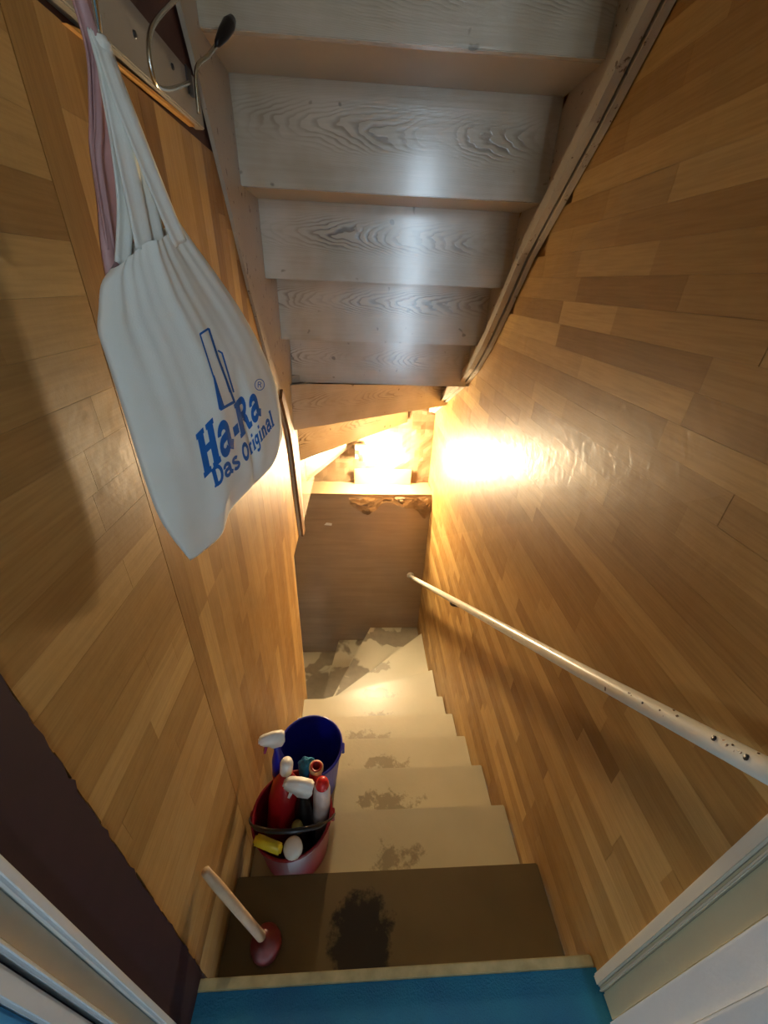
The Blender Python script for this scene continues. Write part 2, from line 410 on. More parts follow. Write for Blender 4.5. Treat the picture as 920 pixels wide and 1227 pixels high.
while z < .62:
    y = .228 - random.random()*.3
    while y < YE_UP:
        L = random.choice((.22, .3, .38, .46, .55)) * (1 if random.random() < .8 else .7)
        a, c = max(y, .228), min(y+L, YE_LOW if z < LEDGE else YE_UP); y += L
        e_ = YE_LOW if z < LEDGE else YE_UP
        if e_-c < .04: c = e_; y = e_+1
        if a < .228+.001 and c-a < .03: c = a+.03
        if c-a < .003: continue
        if z+SW < stair_z(a)-.42: continue
        if z > soffit_z(c)+.30: continue
        dpt = random.random()*.0003
        plank(wr, unit_h, XR+dpt, XR+.006, a+G, c-G, z+G, z+SW-G)
    z += SW
# crinkled clear film stuck over the upper part of the wall
b = B(); prism(b, [(.26, -.08), (.70, -.405), (1.04, -.625), (1.88, -1.235), (2.6, -1.75), (2.6, -1.0), (2.0, -.62), (1.5, -.08), (1.0, .2), (.30, .2)], 'X', XR-.0022, XR-.0012)
fo = link('clear_film', b, 'film', wr); fo['label'] = 'crinkled clear film stuck over the strips'

# ---------------------------------------------------------------- left wall
b = B(); box(b, -.42, XL-.006, .179, 1.70, -3.8, 1.36); box(b, -.42, XL-.006, 1.70, 2.86, -1.262, 1.36)
wl = struct('wall_left', b, 'brown_paint', 'left stair wall clad in honey-coloured laminate, dark brown paint above')
z = -2.1
PT = .245
while z < PT:
    y = .268 - random.random()*.25
    while y < .585:
        L = random.choice((.22, .3, .38, .46)); a, c = max(y, .268+random.random()*.003), min(y+L, .585); y += L
        if .585-c < .05: c = .585; y = 1
        if c-a < .003 or z+SW < stair_z(c)-.2: continue
        plank(wl, unit_h, XL-.006, XL-random.random()*.0003, a+G, c-G, z+G, min(z+SW, PT)-G)
    z += SW
yy = .587
def lsof(y):   # lower edge of the inner stringer
    pts = [(.4, 1.5), (1.10, .45), (1.17, .34), (1.23, .236), (1.39, -.04), (1.79, -.62), (1.86, -1.01), (1.97, -1.26)]
    for (a, za), (c, zc) in zip(pts, pts[1:]):
        if y <= c: return za+(zc-za)*(y-a)/(c-a)
    return -1.27
while yy < 1.699:
    c = min(yy+SW, 1.699); top = min(PT, lsof(yy)+.03); z = top
    first = random.random()
    while z > stair_z(c)-.35:
        L = random.choice((.3, .4, .5, .62)) * (first if z == top else 1); L = max(L, .08)
        plank(wl, unit_v, XL-.006, XL-random.random()*.0003, yy+G, c-G, z-L+G, z-G); z -= L
    yy += SW
# upper end beyond the wall corner
for i in range(5):
    a = 1.70+i*.06; plank(wl, unit_v, XL-.006, XL-.0005, a+G, a+.06-G, -1.262, lsof(a)+.03)
# end grain / white corner board on the wall's free end
b = B(); box(b, -.42, XL-.001, 1.699, 1.712, -3.8, -1.262, .002); link('end_board', b, 'stringer_paint', wl)
b = B(); box(b, XL-.006, XL-.002, .583, .589, -1.75, PT); link('seam_strip', b, 'laminate_vertical', wl)

# dark band between door frame and cladding, with a ragged edge
b = B(); pts = [(.1795, FLOOR-.1), (.266, FLOOR-.1)]
zz = FLOOR-.1; k = 0
while zz < .9:
    zz += .012+random.random()*.02; pts.append((.264+(.0045 if k % 2 else 0)*random.random()+random.random()*.002, zz)); k += 1
pts.append((.1795, zz)); prism(b, pts, 'X', XL-.006, XL+.003)
struct('trim_2', b, 'maroon_board', 'dark maroon board with a ragged edge beside the door frame')

# hook rail along the left wall
b = B(); prism(b, [(.28, .249), (1.14, .262), (1.14, .335), (.28, .335)], 'X', XL-.006, XL+.014, .002)
hr = struct('trim_3', b, 'rail_board_paint', 'grey painted hook rail board on the left wall')
b = B(); prism(b, [(.69, .243), (1.10, .257), (1.10, .263), (.80, .250), (.72, .2492)], 'X', XL-.004, XL+.006); link('edge_strip', b, 'lit_orange_edge', hr)  # light on the cladding's top edge put into the orange colour
for (yk, zk) in ((.86, .297), (.60, .30), (1.0, .31)):
    b = B(); lathe(b, [(0, .003), (.004, .0025), (.005, 0), (.005, -.004)], (XL+.014, yk, zk), (1, 0, 0), 10); link('screw', b, 'black_steel', hr, True)

# ---------------------------------------------------------------- end wall
b = B(); box(b, -1.6, XR+.006, YE_LOW, 2.96, -3.8, LEDGE)
we = struct('wall_end', b, 'end_wall_sheet', 'end wall with a brown horizontally streaked sheet and a ledge')
b = B(); box(b, -1.6, XR+.006, YE_UP+.02, 2.96, LEDGE, 1.36); link('upper_wall', b, 'brown_paper', we)
# crumpled brown paper on the upper wall
def crumple(name, x0, x1, z0, z1, y, amp, mat, nx=46, nz=30, parent=None, seed=1, drape=False, low=None):
    from mathutils import noise
    b = B(); g = []
    for j in range(nz+1):
        row = []
        for i in range(nx+1):
            u, v = i/nx, j/nz; x = x0+(x1-x0)*u
            zb = z0 if low is None else low(u)
            zz_ = zb+(z1-zb)*v
            p = V((x*5+seed, zz_*6, seed*3.1))
            d = amp*(1-abs(noise.noise(p)*2)) + amp*.6*noise.noise(p*2.7) + amp*.35*abs(noise.noise(p*6))
            row.append(b.verts.new((x, y-d, zz_)))
        g.append(row)
    for j in range(nz):
        for i in range(nx): b.faces.new((g[j][i], g[j][i+1], g[j+1][i+1], g[j+1][i]))
    r = bmesh.ops.solidify(b, geom=b.faces[:], thickness=.002)
    return link(name, b, mat, parent)
crumple('paper_sheet', -1.0, XR+.003, LEDGE+.004, -.55, YE_UP+.012, .022, 'brown_paper', parent=we, seed=2.3)['label'] = 'crumpled brown paper behind the lamp'
fl_ = crumple('paper_flap', -.08, XR+.002, LEDGE-.22, LEDGE-.004, YE_LOW-.02, .030, 'brown_paper', 40, 16, we, 5.2, low=lambda u: LEDGE-.075-.12*(math.exp(-((u-.25)/.12)**2)*.55+math.exp(-((u-.93)/.10)**2)*1.1)-.03*math.sin(u*11))
fl_['label'] = 'crumpled brown paper hanging over the ledge'
b = B(); box(b, -.9, XR+.003, YE_LOW-.012, YE_UP, LEDGE-.012, LEDGE+.003, .002); link('ledge', b, 'brown_paper', we)
b = B(); box(b, -.045, .40, YE_UP-.045, YE_UP-.03, LEDGE+.003, LEDGE+.13, .002); link('backing_board', b, 'brown_paper', we)
c0 = onY(393, 628, YE_LOW-.004)
b = B(); prism(b, [(c0.x-.03, c0.z-.008), (c0.x+.028, c0.z-.012), (c0.x+.03, c0.z+.006), (c0.x-.012, c0.z+.012)], 'Y', YE_LOW-.006, YE_LOW-.001); link('paper_scrap', b, 'white_plastic', we)
# closure of the hidden lower landing
b = B(); box(b, -1.6, -.42, .9, .98, -3.8, -1.2); struct('wall_lower_side', b, 'plaster_white', 'lower stairwell wall')
b = B(); box(b, -1.6, -.42, .98, 2.66, -1.262, -1.2); struct('ceiling_lower', b, 'plaster_white', 'soffit over the lower turn of the stairs')
b = B(); box(b, -1.6, XR, .3, 2.66, -3.8, -3.72); struct('floor_lower', b, 'tread_patchy', 'lower landing floor')

# ---------------------------------------------------------------- lower staircase (descends away, then winds left)
stL = thing('staircase', (.1, Y0, FLOOR), 'cream painted stairs with worn patches leading down and winding left', 'staircase')
xl, xr = XL+.001, XR-.004
lines = [((xl, Y0+GO*n), (xr, Y0+GO*n)) for n in range(7)]
lines += [((xl, 1.684), (xr, 1.932)), ((xl+.012, 1.706), (xr, 2.436)), ((-.30, 1.716), (.105, YE_LOW)), ((xl-.002, 1.716), (-.19, YE_LOW)), ((-.38, 1.716), (-.62, YE_LOW)), ((-.42, 1.716), (-1.3, YE_LOW))]
TH = .034
def off(line, d):
    a, c = V(line[0]), V(line[1]); t = (c-a).normalized(); n = V((-t.y, t.x)); return (a+n*d), (c+n*d)
for n in range(1, 13):
    zt = FLOOR-RISE*n
    if n <= 8: poly = [lines[n-1][0], lines[n-1][1], lines[n][1], lines[n][0]]
    elif n == 9: poly = [lines[8][0], lines[8][1], (xr, YE_LOW-.002), lines[9][1], lines[9][0]]
    else: poly = [lines[n-1][0], lines[n-1][1], lines[n][1], lines[n][0]]
    poly = [V(p) for p in poly]
    # nosing overhang on the front edge is already the visible line; tuck the back under the riser above
    if n <= 8:
        a, c = off(lines[n-1], -.018); poly[0], poly[1] = a, c
    b = B(); prism(b, [(p.x, p.y) for p in poly], 'Z', zt-TH, zt, .003 if n < 9 else 0)
    org = ((.12 if n != 1 else .01), (lines[n-1][1][1]*.5+lines[n][1][1]*.5 - .03 if n < 8 else 2.1), zt)
    if n == 5: org = (.06, org[1], zt)
    mt = 'tread_shade_stained' if n == 1 else ('tread_patchy' if n >= 9 else 'tread_paint')
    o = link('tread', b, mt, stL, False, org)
    if n == 1: o['label'] = 'top tread with shade in its dark colour and a black stain'
    if n >= 9: o['label'] = 'winder tread in patches of grey and cream'
for n in range(0, 12):
    zt = FLOOR-RISE*n
    a, c = off(lines[n], -.024); a2, c2 = off(lines[n], -.042)
    z1 = zt-TH if n else FLOOR-.042
    b = B(); prism(b, [(a2.x, a2.y), (c2.x, c2.y), (c.x, c.y), (a.x, a.y)], 'Z', zt-RISE, z1); link('riser', b, 'tread_paint', stL)

# ---------------------------------------------------------------- upper staircase seen from below
stU = thing('staircase', (.1, 1.42, .217), 'underside of white painted wooden stairs with visible grain overhead', 'staircase')
UX0, UX1 = -.335, .527
YU, ZU, RU, GU = 1.4192, .2169, .2199, .2034
ul = {k: ((UX0, YU+GU*k), (UX1, YU+GU*k)) for k in range(-4, 4)}
ul[4] = ((UX0, 1.955), (UX1+.018, 2.50)); ul[5] = ((UX0, 2.085), (.345, YE_UP-.02)); ul[6] = ((UX0, 2.26), (-.10, YE_UP-.02))
def uz(k): return ZU-RU*k
for k in range(-4, 7):
    a, c = V(ul[k][0]), V(ul[k][1]); t = (c-a).normalized(); n = V((-t.y, t.x))*.02
    b = B(); prism(b, [(a.x, a.y), (c.x, c.y), (c.x+n.x, c.y+n.y), (a.x+n.x, a.y+n.y)], 'Z', uz(k), uz(k)+RU+.002, .0015)
    mid = (a+c)/2
    link('riser', b, 'white_board', stU, False, (mid.x, mid.y, uz(k)+RU/2))
for k in range(-4, 7):
    if k < 3: poly = [ul[k][0], ul[k][1], ul[k+1][1], ul[k+1][0]]
    elif k == 3: poly = [ul[3][0], ul[3][1], (UX1+.018, YU+GU*3), ul[4][1], ul[4][0]]
    elif k == 4: poly = [ul[4][0], ul[4][1], (UX1+.018, YE_UP-.02), ul[5][1], ul[5][0]]
    elif k == 5: poly = [ul[5][0], ul[5][1], ul[6][1], ul[6][0]]
    else: poly = [ul[6][0], ul[6][1], (UX0-.02, YE_UP-.02), (UX0-.02, 2.26)]
    poly = [V(p) for p in poly]
    if k < 6:
        nk = k+1; a, c = V(ul[nk][0]), V(ul[nk][1]); t = (c-a).normalized(); n = V((-t.y, t.x))*.045
        if k < 4: poly[-1] = poly[-1]+n; poly[-2] = poly[-2]+n
        a, c = V(ul[k][0]), V(ul[k][1]); t = (c-a).normalized(); n = V((-t.y, t.x))*.020
        poly[0] = poly[0]+n; poly[1] = poly[1]+n
    b = B(); prism(b, [(p.x, p.y) for p in poly], 'Z', uz(k)+.001, uz(k)+.036)
    mid = sum(poly, V((0, 0)))/len(poly)
    link('tread', b, 'soffit_paint', stU, False, (mid.x, mid.y, uz(k)))
# wall stringer on the right: two boards with a dark groove between
SR = [(.45, 1.13), (1.02, .446), (1.16, .318), (1.46, .082), (1.60, -.075), (1.74, -.218), (1.88, -.335), (2.06, -.44), (2.4, -.60), (YE_UP-.004, -.815)]
def stringer(name, pts, x0, x1, depth, mat, parent, dz=0):
    b = B(); lo = [(y, z+dz) for y, z in pts]; hi = [(y, z+depth) for y, z in pts][::-1]
    prism(b, lo+hi, 'X', x0, x1); return link(name, b, mat, parent)
stringer('wall_stringer', SR, .527, .5445, .30, 'stringer_paint', stU)
stringer('cover_moulding', SR, .498, .5195, .055, 'stringer_paint', stU, .004)['label'] = 'chipped cover moulding along the stringer'
# moulding on the inner side of the risers (the dark groove is the gap between the two boards)
SLp = [(.45, 1.33), (1.10, .45), (1.17, .34), (1.23, .236), (1.39, -.04), (1.58, -.33), (1.76, -.585), (1.80, -.66), (1.845, -.95), (1.90, -1.262)]
hi_ = [(y+.34, z+.34) for y, z in SLp[:6]] + [(2.06, -.25), (2.06, -1.262)]
b = B(); prism(b, SLp+hi_[::-1], 'X', XL+.0005, UX0, 0); link('inner_stringer', b, 'stringer_paint', stU)
b = B()
P_ = [(1.66, -.43), (1.77, -.60), (1.815, -.70), (1.865, -1.0), (1.925, -1.285)]
Q_ = [(1.995, -1.285), (1.935, -1.0), (1.88, -.67), (1.82, -.56), (1.70, -.40)]
prism(b, P_+Q_, 'X', UX0+.0005, UX0+.012); o = link('edge_strip', b, 'dark_wood', stU); o['label'] = 'dark brown wooden edge strip'
b = B(); box(b, UX0-.008, UX0-.001, 2.03, YE_UP-.02, -1.262, -.66, .001); link('newel_panel', b, 'white_board', stU)

# ---------------------------------------------------------------- lamp on the end wall
LC = onY(456, 549, 2.68)
lamp = thing('wall_lamp', (LC.x, YE_UP-.045, LC.z), 'bare glowing bulb in a white holder on the end wall', 'lamp')
b = B(); box(b, LC.x-.19, LC.x-.10, YE_UP-.075, YE_UP-.02, LC.z-.05, LC.z+.05, .006); link('base', b, 'white_plastic', lamp)
b = B(); tube(b, smooth_path([(LC.x-.15, YE_UP-.07, LC.z), (LC.x-.15, 2.71, LC.z), (LC.x-.12, 2.68, LC.z)]), .018, 14); link('arm', b, 'white_plastic', lamp, True)
b = B(); lathe(b, [(0, -.16), (.024, -.16), (.027, -.14), (.027, -.055), (.022, -.05), (0, -.05)], (LC.x, 2.68, LC.z), (1, 0, 0), 20); link('socket', b, 'white_plastic', lamp, True)
b = B(); lathe(b, [(0, -.055), (.016, -.053), (.022, -.046), (.038, -.027), (.046, 0), (.042, .020), (.030, .036), (.014, .045), (0, .047)], (LC.x, 2.68, LC.z), (1, 0, 0), 24)
o = link('bulb', b, 'bulb_glass', lamp, True); o['label'] = 'glowing warm bulb'

# ---------------------------------------------------------------- handrail
hrail = thing('handrail', (.49, .3, -.5), 'round cream handrail with chipped rusty paint along the right wall', 'handrail')
h0 = onX(492, 691, .468); h1 = onX(700, 806, .482); h2 = onX(915, 921, .492)
dirn = (h2-h1).normalized(); h3 = h2+dirn*.10
if h0.y > YE_LOW-.02: h0 = onY(492, 691, YE_LOW-.02)
path = [h0.lerp(h1, i/14) for i in range(14)]+[h1.lerp(h2, i/6) for i in range(6)]+[h2, h3]
b = B(); tube(b, path, .0155, 18); link('rail', b, 'rail_paint', hrail, True)
b = B(); lathe(b, [(0, 0), (.032, 0), (.032, .006), (.012, .012), (.012, .03), (0, .03)], (h0.x, YE_LOW, h0.z), (0, -1, 0), 18); link('end_flange', b, 'rail_paint', hrail, True)
for t_ in (1.35,):
    p = h1.lerp(h0, .45)
    b = B(); tube(b, smooth_path([(p.x, p.y, p.z-.012), (p.x+.01, p.y, p.z-.04), (XR-.002, p.y, p.z-.05)]), .006, 8); link('bracket', b, 'black_steel', hrail, True)
# rust chips near the upper end
for (x, y, r) in ((779, 847, .0022), (800, 856, .0015), (866, 890, .0042), (888, 898, .0016), (906, 914, .0040), (915, 906, .0018), (820, 862, .0016), (765, 838, .0012), (812, 852, .0018)):
    d = ray(x, y).normalized()
    # nearest approach to the rail axis, then step to its surface towards the viewer
    ax0, ax1 = h1, h3; u = (ax1-ax0).normalized(); w0 = -ax0
    bq = d.dot(u); s = (bq*u.dot(w0)-d.dot(w0))/(1-bq*bq); q = d*s; foot = ax0+u*((q-ax0).dot(u))
    n = (q-foot); m_ = min(n.length, .014); n = n.normalized() if n.length > 1e-6 else V((0, 0, 1))
    side = -(d-u*d.dot(u)).normalized(); h_ = math.sqrt(max(0, .0155**2-m_**2)); pt = foot+n*m_+side*h_
    nrm = (pt-foot).normalized()
    b = B(); lathe(b, [(0, .0009), (r*.8, .0007), (r, -.0006), (0, -.0006)], pt, nrm, 9)
    for v in b.verts: v.co += V((random.uniform(-1, 1), random.uniform(-1, 1), random.uniform(-1, 1)))*r*.12
    link('rust_chip', b, 'dark_wood' if r < .002 else 'black_steel', hrail, True)

# ---------------------------------------------------------------- hooks
def hook(name, label): return thing(name, (XL+.014, .7, .29), label, 'hook', 'wire coat hooks on the hook rail')
h = thing('coat_hook', (XL+.016, .695, .29), 'metal hook on the rail holding the cotton bag', 'hook')
tip = V((-.283, .640, .222))
b = B(); tube(b, smooth_path([(XL+.017, .70, .32), (XL+.030, .69, .285), (-.312, .675, .232), (-.296, .655, .214), tip, (-.275, .628, .245)]), .0035, 8); link('wire', b, 'chrome', h, True)
b = B(); box(b, XL+.0145, XL+.018, .688, .712, .275, .33, .001); link('plate', b, 'black_steel', h)
h = thing('coat_hook', (XL+.016, 1.03, .30), 'bare bent wire coat hook on the rail beside the bag', 'hook')
P = [onX(x, y, X) for x, y, X in ((216, -6, -.315), (181, 35, -.298), (184, 94, -.298), (201, 107, -.305), (226, 99, -.322))]
b = B(); tube(b, smooth_path(P, 8), .0034, 8); link('wire', b, 'chrome', h, True)
b = B(); pq = onX(227, 98, XL+.016); box(b, XL+.0145, XL+.018, pq.y-.012, pq.y+.012, pq.z-.02, pq.z+.02, .001); link('plate', b, 'black_steel', h)
h = thing('coat_hook', (XL+.016, 1.08, .28), 'coat hook with a black knob tip at the stair stringer', 'hook')
P = [onX(238, 136, -.322), onX(235, 84, -.318), onX(250, 66, -.30), onX(262, 50, -.285)]
b = B(); tube(b, smooth_path(P, 8), .0036, 8); link('wire', b, 'chrome', h, True)
k0 = onX(258, 56, -.288); k1 = onX(279, 22, -.262)
b = B(); dk = k1-k0; Lk = dk.length; lathe(b, [(0, 0), (.006, .01*1), (.011, Lk*.45), (.0125, Lk*.75), (.008, Lk*.96), (0, Lk)], k0, dk, 14); link('knob', b, 'black_plastic', h, True)

# ---------------------------------------------------------------- cotton bag
A_ = V((-.32, .56, 0)); BU = V((.447, .894, 0)).normalized(); BN = V((.894, -.447, 0)).normalized()
def onbag(x, y, out=0):
    d = ray(x, y); s = (A_.dot(BN)+out)/d.dot(BN); return d*s
bag = thing('cotton_bag', tuple(onbag(228, 672)), 'white cotton carrier bag with blue lettering hanging from the hook rail', 'bag')
def curve_eval(pts, t):
    L = [0]
    for p, q in zip(pts, pts[1:]): L.append(L[-1]+(q-p).length)
    s = t*L[-1]
    for i in range(len(pts)-1):
        if s <= L[i+1]+1e-9: return pts[i].lerp(pts[i+1], (s-L[i])/max(L[i+1]-L[i], 1e-9))
    return pts[-1]
sp = lambda l: smooth_path([onbag(*p) for p in l], 5)
cT = sp([(133, 322), (150, 305), (166, 289), (180, 287), (197, 276), (213, 264)])
cL = sp([(133, 322), (121, 340), (118, 370), (117, 397), (128, 432), (150, 500), (175, 580), (196, 630), (228, 672)])
cR = sp([(213, 264), (232, 292), (262, 333), (290, 375), (310, 412), (327, 452), (334, 482), (339, 520)])
cB = sp([(228, 672), (245, 660), (266, 640), (276, 612), (300, 585), (328, 555), (339, 520)])
NU, NV = 64, 72
front = []; back = []
bb = B()
for j in range(NV+1):
    v = j/NV; rf = []; rb = []
    for i in range(NU+1):
        u = i/NU
        T, Bt, Lf, Rt = curve_eval(cT, u), curve_eval(cB, u), curve_eval(cL, v), curve_eval(cR, v)
        p = (1-v)*T+v*Bt+(1-u)*Lf+u*Rt-((1-u)*(1-v)*cT[0]+u*(1-v)*cT[-1]+(1-u)*v*cB[0]+u*v*cB[-1])
        e = (math.sin(math.pi*u))**.6
        ev = min(1, (1-v)*9)**.6
        fold = .0016*(1-v)**.8*math.sin(u*29+v*2.0)+.0018*(1-v)*math.sin(u*63+v*3)*math.sin(u*9)+.0040*math.sin(u*13+1.2+v*1.5)*(1-.4*v) + .004*math.sin(u*21+v*9)*v
        crease = -.016*math.exp(-((u-.64-.02*math.sin(v*5))/.035)**2)*max(0, min(1, (v-.45)*4))
        d = (.012+.024*math.sin(math.pi*min(1, v*.9+.08)))*e*ev+fold*e*ev+crease*ev
        d = max(d, .001*e*ev)
        edge = i in (0, NU) or j == NV
        q = bb.verts.new(p+BN*d); rf.append(q)
        rb.append(q if edge else bb.verts.new(p-BN*(.006+.004*math.sin(u*9))*e*ev))
    front.append(rf); back.append(rb)
for j in range(NV):
    for i in range(NU):
        bb.faces.new((front[j][i], front[j][i+1], front[j+1][i+1], front[j+1][i]))
        try: bb.faces.new((back[j][i], back[j+1][i], back[j+1][i+1], back[j][i+1]))
        except ValueError: pass
bmesh.ops.recalc_face_normals(bb, faces=bb.faces)
bvh = BVHTree.FromBMesh(bb)
link('bag_body', bb, 'cotton', bag, True)
# handles
hk = tip+V((0, 0, -.004))
def handle(pxs, w, outs, widths=None):
    pts = [hk+V((random.uniform(-.002, .002), 0, 0))]+[onbag(x, y, o) for (x, y), o in zip(pxs, outs)]
    pts = smooth_path(pts, 6); n = len(pts)
    ws = [w*(.75+.35*math.sin(math.pi*min(1, i/(n-1)*.6+.1))) for i in range(n)]
    b = B(); ribbon(b, pts, ws, BN, .0012, .0015); link('handle', b, 'cotton', bag, True)
handle([(136, 110), (152, 190), (166, 258), (174, 300)], .026, (.012, .014, .012, .014))
handle([(143, 110), (170, 180), (196, 245), (216, 292)], .024, (.016, .018, .016, .014))
handle([(131, 110), (143, 180), (150, 250), (147, 318)], .020, (.004, .004, .002, .004))
handle([(138, 110), (160, 190), (178, 250), (188, 296)], .028, (.004, .006, .006, .008))
b = B(); lathe(b, [(0, .007), (.006, .006), (.009, 0), (.009, -.02), (.007, -.034), (0, -.036)], hk+V((.0, 0, -.006)), V((0, 0, 1)), 14)
link('handle_loop', b, 'cotton', bag, True)

# lettering: strokes in em space -> bag plane -> laid on the cloth
def stroke(pts, w0, w1=None, n=5):
    w1 = w0 if w1 is None else w1
    return (pts, w0, w1)
def arc(cx, cy, rx, ry, a0, a1, n=12): return [(cx+rx*math.cos(math.radians(a0+(a1-a0)*i/n)), cy+ry*math.sin(math.radians(a0+(a1-a0)*i/n))) for i in range(n+1)]
GL = {
 'H': (.98, [stroke([(.24, 0), (.24, .95)], .24), stroke([(.74, 0), (.74, .95)], .24), stroke([(.24, .50), (.74, .50)], .13), stroke([(.04, .05), (.44, .05)], .10), stroke([(.04, .90), (.44, .90)], .10), stroke([(.54, .05), (.94, .05)], .10), stroke([(.54, .90), (.94, .90)], .10)]),
 'R': (.94, [stroke([(.24, 0), (.24, .95)], .24), stroke([(.04, .05), (.44, .05)], .10), stroke([(.04, .90), (.40, .90)], .10), stroke([(.24, .88)]+arc(.48, .69, .20, .19, 90, -90)+[(.24, .50)], .16), stroke([(.46, .48), (.62, .30), (.70, .06), (.92, .06)], .2, .12)]),
 'a': (.70, [stroke([(.10, .46)]+arc(.30, .46, .20, .17, 165, 0)+[(.50, .14), (.66, .06)], .15, .17), stroke([(.50, .38)]+arc(.27, .20, .17, .15, 85, 330), .15)]),
 '-': (.36, [stroke([(.05, .28), (.31, .28)], .17)]),
 'D': (.92, [stroke([(.24, 0), (.24, .95)], .24), stroke([(.04, .05), (.40, .05)], .10), stroke([(.04, .90), (.40, .90)], .10), stroke([(.24, .89)]+arc(.46, .475, .32, .42, 90, -90)+[(.24, .06)], .16)]),
 's': (.58, [stroke(arc(.28, .47, .18, .13, 30, 200, 8)+[(.28, .33)]+arc(.28, .18, .20, .14, 30, -160, 8), .14)]),
 'O': (.98, [stroke(arc(.48, .475, .34, .40, 0, 360, 24), .20)]),
 'r': (.54, [stroke([(.18, 0), (.18, .62)], .19), stroke([(.18, .42), (.30, .56), (.46, .54)], .14), stroke([(.03, .04), (.36, .04)], .08)]),
 'i': (.40, [stroke([(.20, 0), (.20, .62)], .19), stroke([(.03, .04), (.37, .04)], .08), stroke([(.20, .76), (.20, .94)], .18)]),
 'g': (.68, [stroke(arc(.28, .38, .18, .20, 0, 360, 18), .14), stroke([(.50, .62), (.50, -.06)]+arc(.29, -.08, .21, .16, 0, -160, 8), .16, .13)]),
 'n': (.74, [stroke([(.18, 0), (.18, .62)], .19), stroke([(.18, .46), (.32, .57), (.48, .52), (.54, .36), (.54, 0)], .15, .19), stroke([(.03, .04), (.32, .04)], .08), stroke([(.42, .04), (.70, .04)], .08)]),
 'l': (.40, [stroke([(.20, 0), (.20, .95)], .19), stroke([(.03, .04), (.37, .04)], .08), stroke([(.05, .91), (.22, .91)], .08)]),
 ' ': (.30, []),
}
def lay(bm, pts, w0, w1, mapf):
    # resample the centre line, sweep its width, drop each vertex on the cloth
    P = [V(p) for p in pts]; R = []
    for a, c in zip(P, P[1:]):
        k = max(1, int((c-a).length/.05))
        for i in range(k): R.append(a.lerp(c, i/k))
    R.append(P[-1]); n = len(R); rows = []
    for i, p in enumerate(R):
        t = (R[min(i+1, n-1)]-R[max(i-1, 0)]); t = t.normalized() if t.length > 1e-9 else V((1, 0))
        s = V((-t.y, t.x)); w = w0+(w1-w0)*i/max(n-1, 1); row = []
        for k in range(4):
            x, y = mapf(p+s*w*(k/3-.5)); pl_ = onbag(x, y)
            d = ray(x, y).normalized(); hit = bvh.ray_cast(V((0, 0, 0)), d)
            q = hit[0] if hit[0] is not None and (hit[0]-pl_).length < .08 else pl_
            nn = hit[1] if hit[0] is not None else BN
            if nn is not None and nn.dot(d) > 0: nn = -nn
            row.append(bm.verts.new(q - d*.0012))
        rows.append(row)
    for A, C in zip(rows, rows[1:]):
        for k in range(3): bm.faces.new((A[k], A[k+1], C[k+1], C[k]))
def text(s, O, ex, ey, name):
    adv = sum(GL[c][0] for c in s)*1.0; O, ex, ey = V(O), V(ex), V(ey); x = 0
    b = B()
    for c in s:
        w, st = GL[c]
        for pts, w0, w1 in st: lay(b, pts, w0*1.22, w1*1.22, lambda p, x=x: tuple(O+ex*((p.x+x)/adv)+ey*p.y))
        x += w
    o = link(name, b, 'print_blue', bag); return o
text('Ha-', (244, 574), (46, -48), (-11, -54), 'lettering')['label'] = 'large blue letters Ha-'
text('Ra', (288, 526), (26, -30), (-9, -42), 'lettering')['label'] = 'large blue letters Ra'
text('Das', (257, 585), (32, -27), (-5.5, -22), 'lettering')['label'] = 'small blue word Das'
text('Original', (293, 555), (36, -46), (-5, -20), 'lettering')['label'] = 'small blue word Original'
# registered mark
b = B(); pm = lambda p: (311+p.x, 461-p.y)
lay(b, arc(0, 0, 5.6, 6.6, 0, 360, 40), .9, .9, pm); 
lay(b, [(-1.8, -3.4), (-1.8, 3.4)], .9, .9, pm); lay(b, [(-1.8, 3.2), (.8, 3.2), (1.9, 1.8), (.8, .3), (-1.6, .2)], .8, .8, pm); lay(b, [(.2, .2), (2.0, -3.3)], .9, .9, pm)
link('registered_mark', b, 'print_blue', bag)
# logo: two tall slanted blocks drawn in outline
b = B(); pid = lambda p: (p.x, p.y)
def pl_line(pts, w, w1=None): lay(b, pts, w, w if w1 is None else w1, pid)
pl_line([(239.5, 400.5), (250, 393.5)], 2.6); pl_line([(250, 393.5), (261, 428), (281, 482)], 2.6); pl_line([(281.5, 481), (263.5, 491)], 3.4)
pl_line([(239.5, 400), (256, 452)], 1.8); pl_line([(256, 450), (266, 490)], 2.0, 7.5)
pl_line([(261, 420), (266, 423), (280, 470)], 2.0); pl_line([(266, 440), (275, 470)], 2.2, 1.0)
link('logo', b, 'print_blue', bag)['label'] = 'blue outline of a tall slanted block'

# pink plastic bag behind
pb = thing('pink_plastic_bag', tuple(onbag(150, 340, -.014)), 'thin pink plastic bag hanging behind the white cotton bag', 'bag')
b = B()
pts = smooth_path([tip+V((-.006, -.012, .03)), onbag(118, 70, -.006), onbag(124, 150, -.010), onbag(127, 185, -.012), onbag(138, 250, -.012), onbag(146, 312, -.010), onbag(162, 380, -.010)], 6)
n_ = len(pts); ribbon(b, pts, [.020+.022*math.sin(min(1, i/n_*1.5)*math.pi*.5)+.012*(i/n_)**3 for i in range(n_)], BN, .0018, .004); link('gathered_film', b, 'pink_film', pb, True)
b = B(); pts = smooth_path([onbag(117, 60, -.004), onbag(119, 150, -.006), onbag(117, 185, -.006), onbag(122, 230, -.006), onbag(133, 300, -.008)], 6)
ribbon(b, pts, [.012]*len(pts), BN, .0012, .002); link('handle', b, 'pink_film', pb, True)

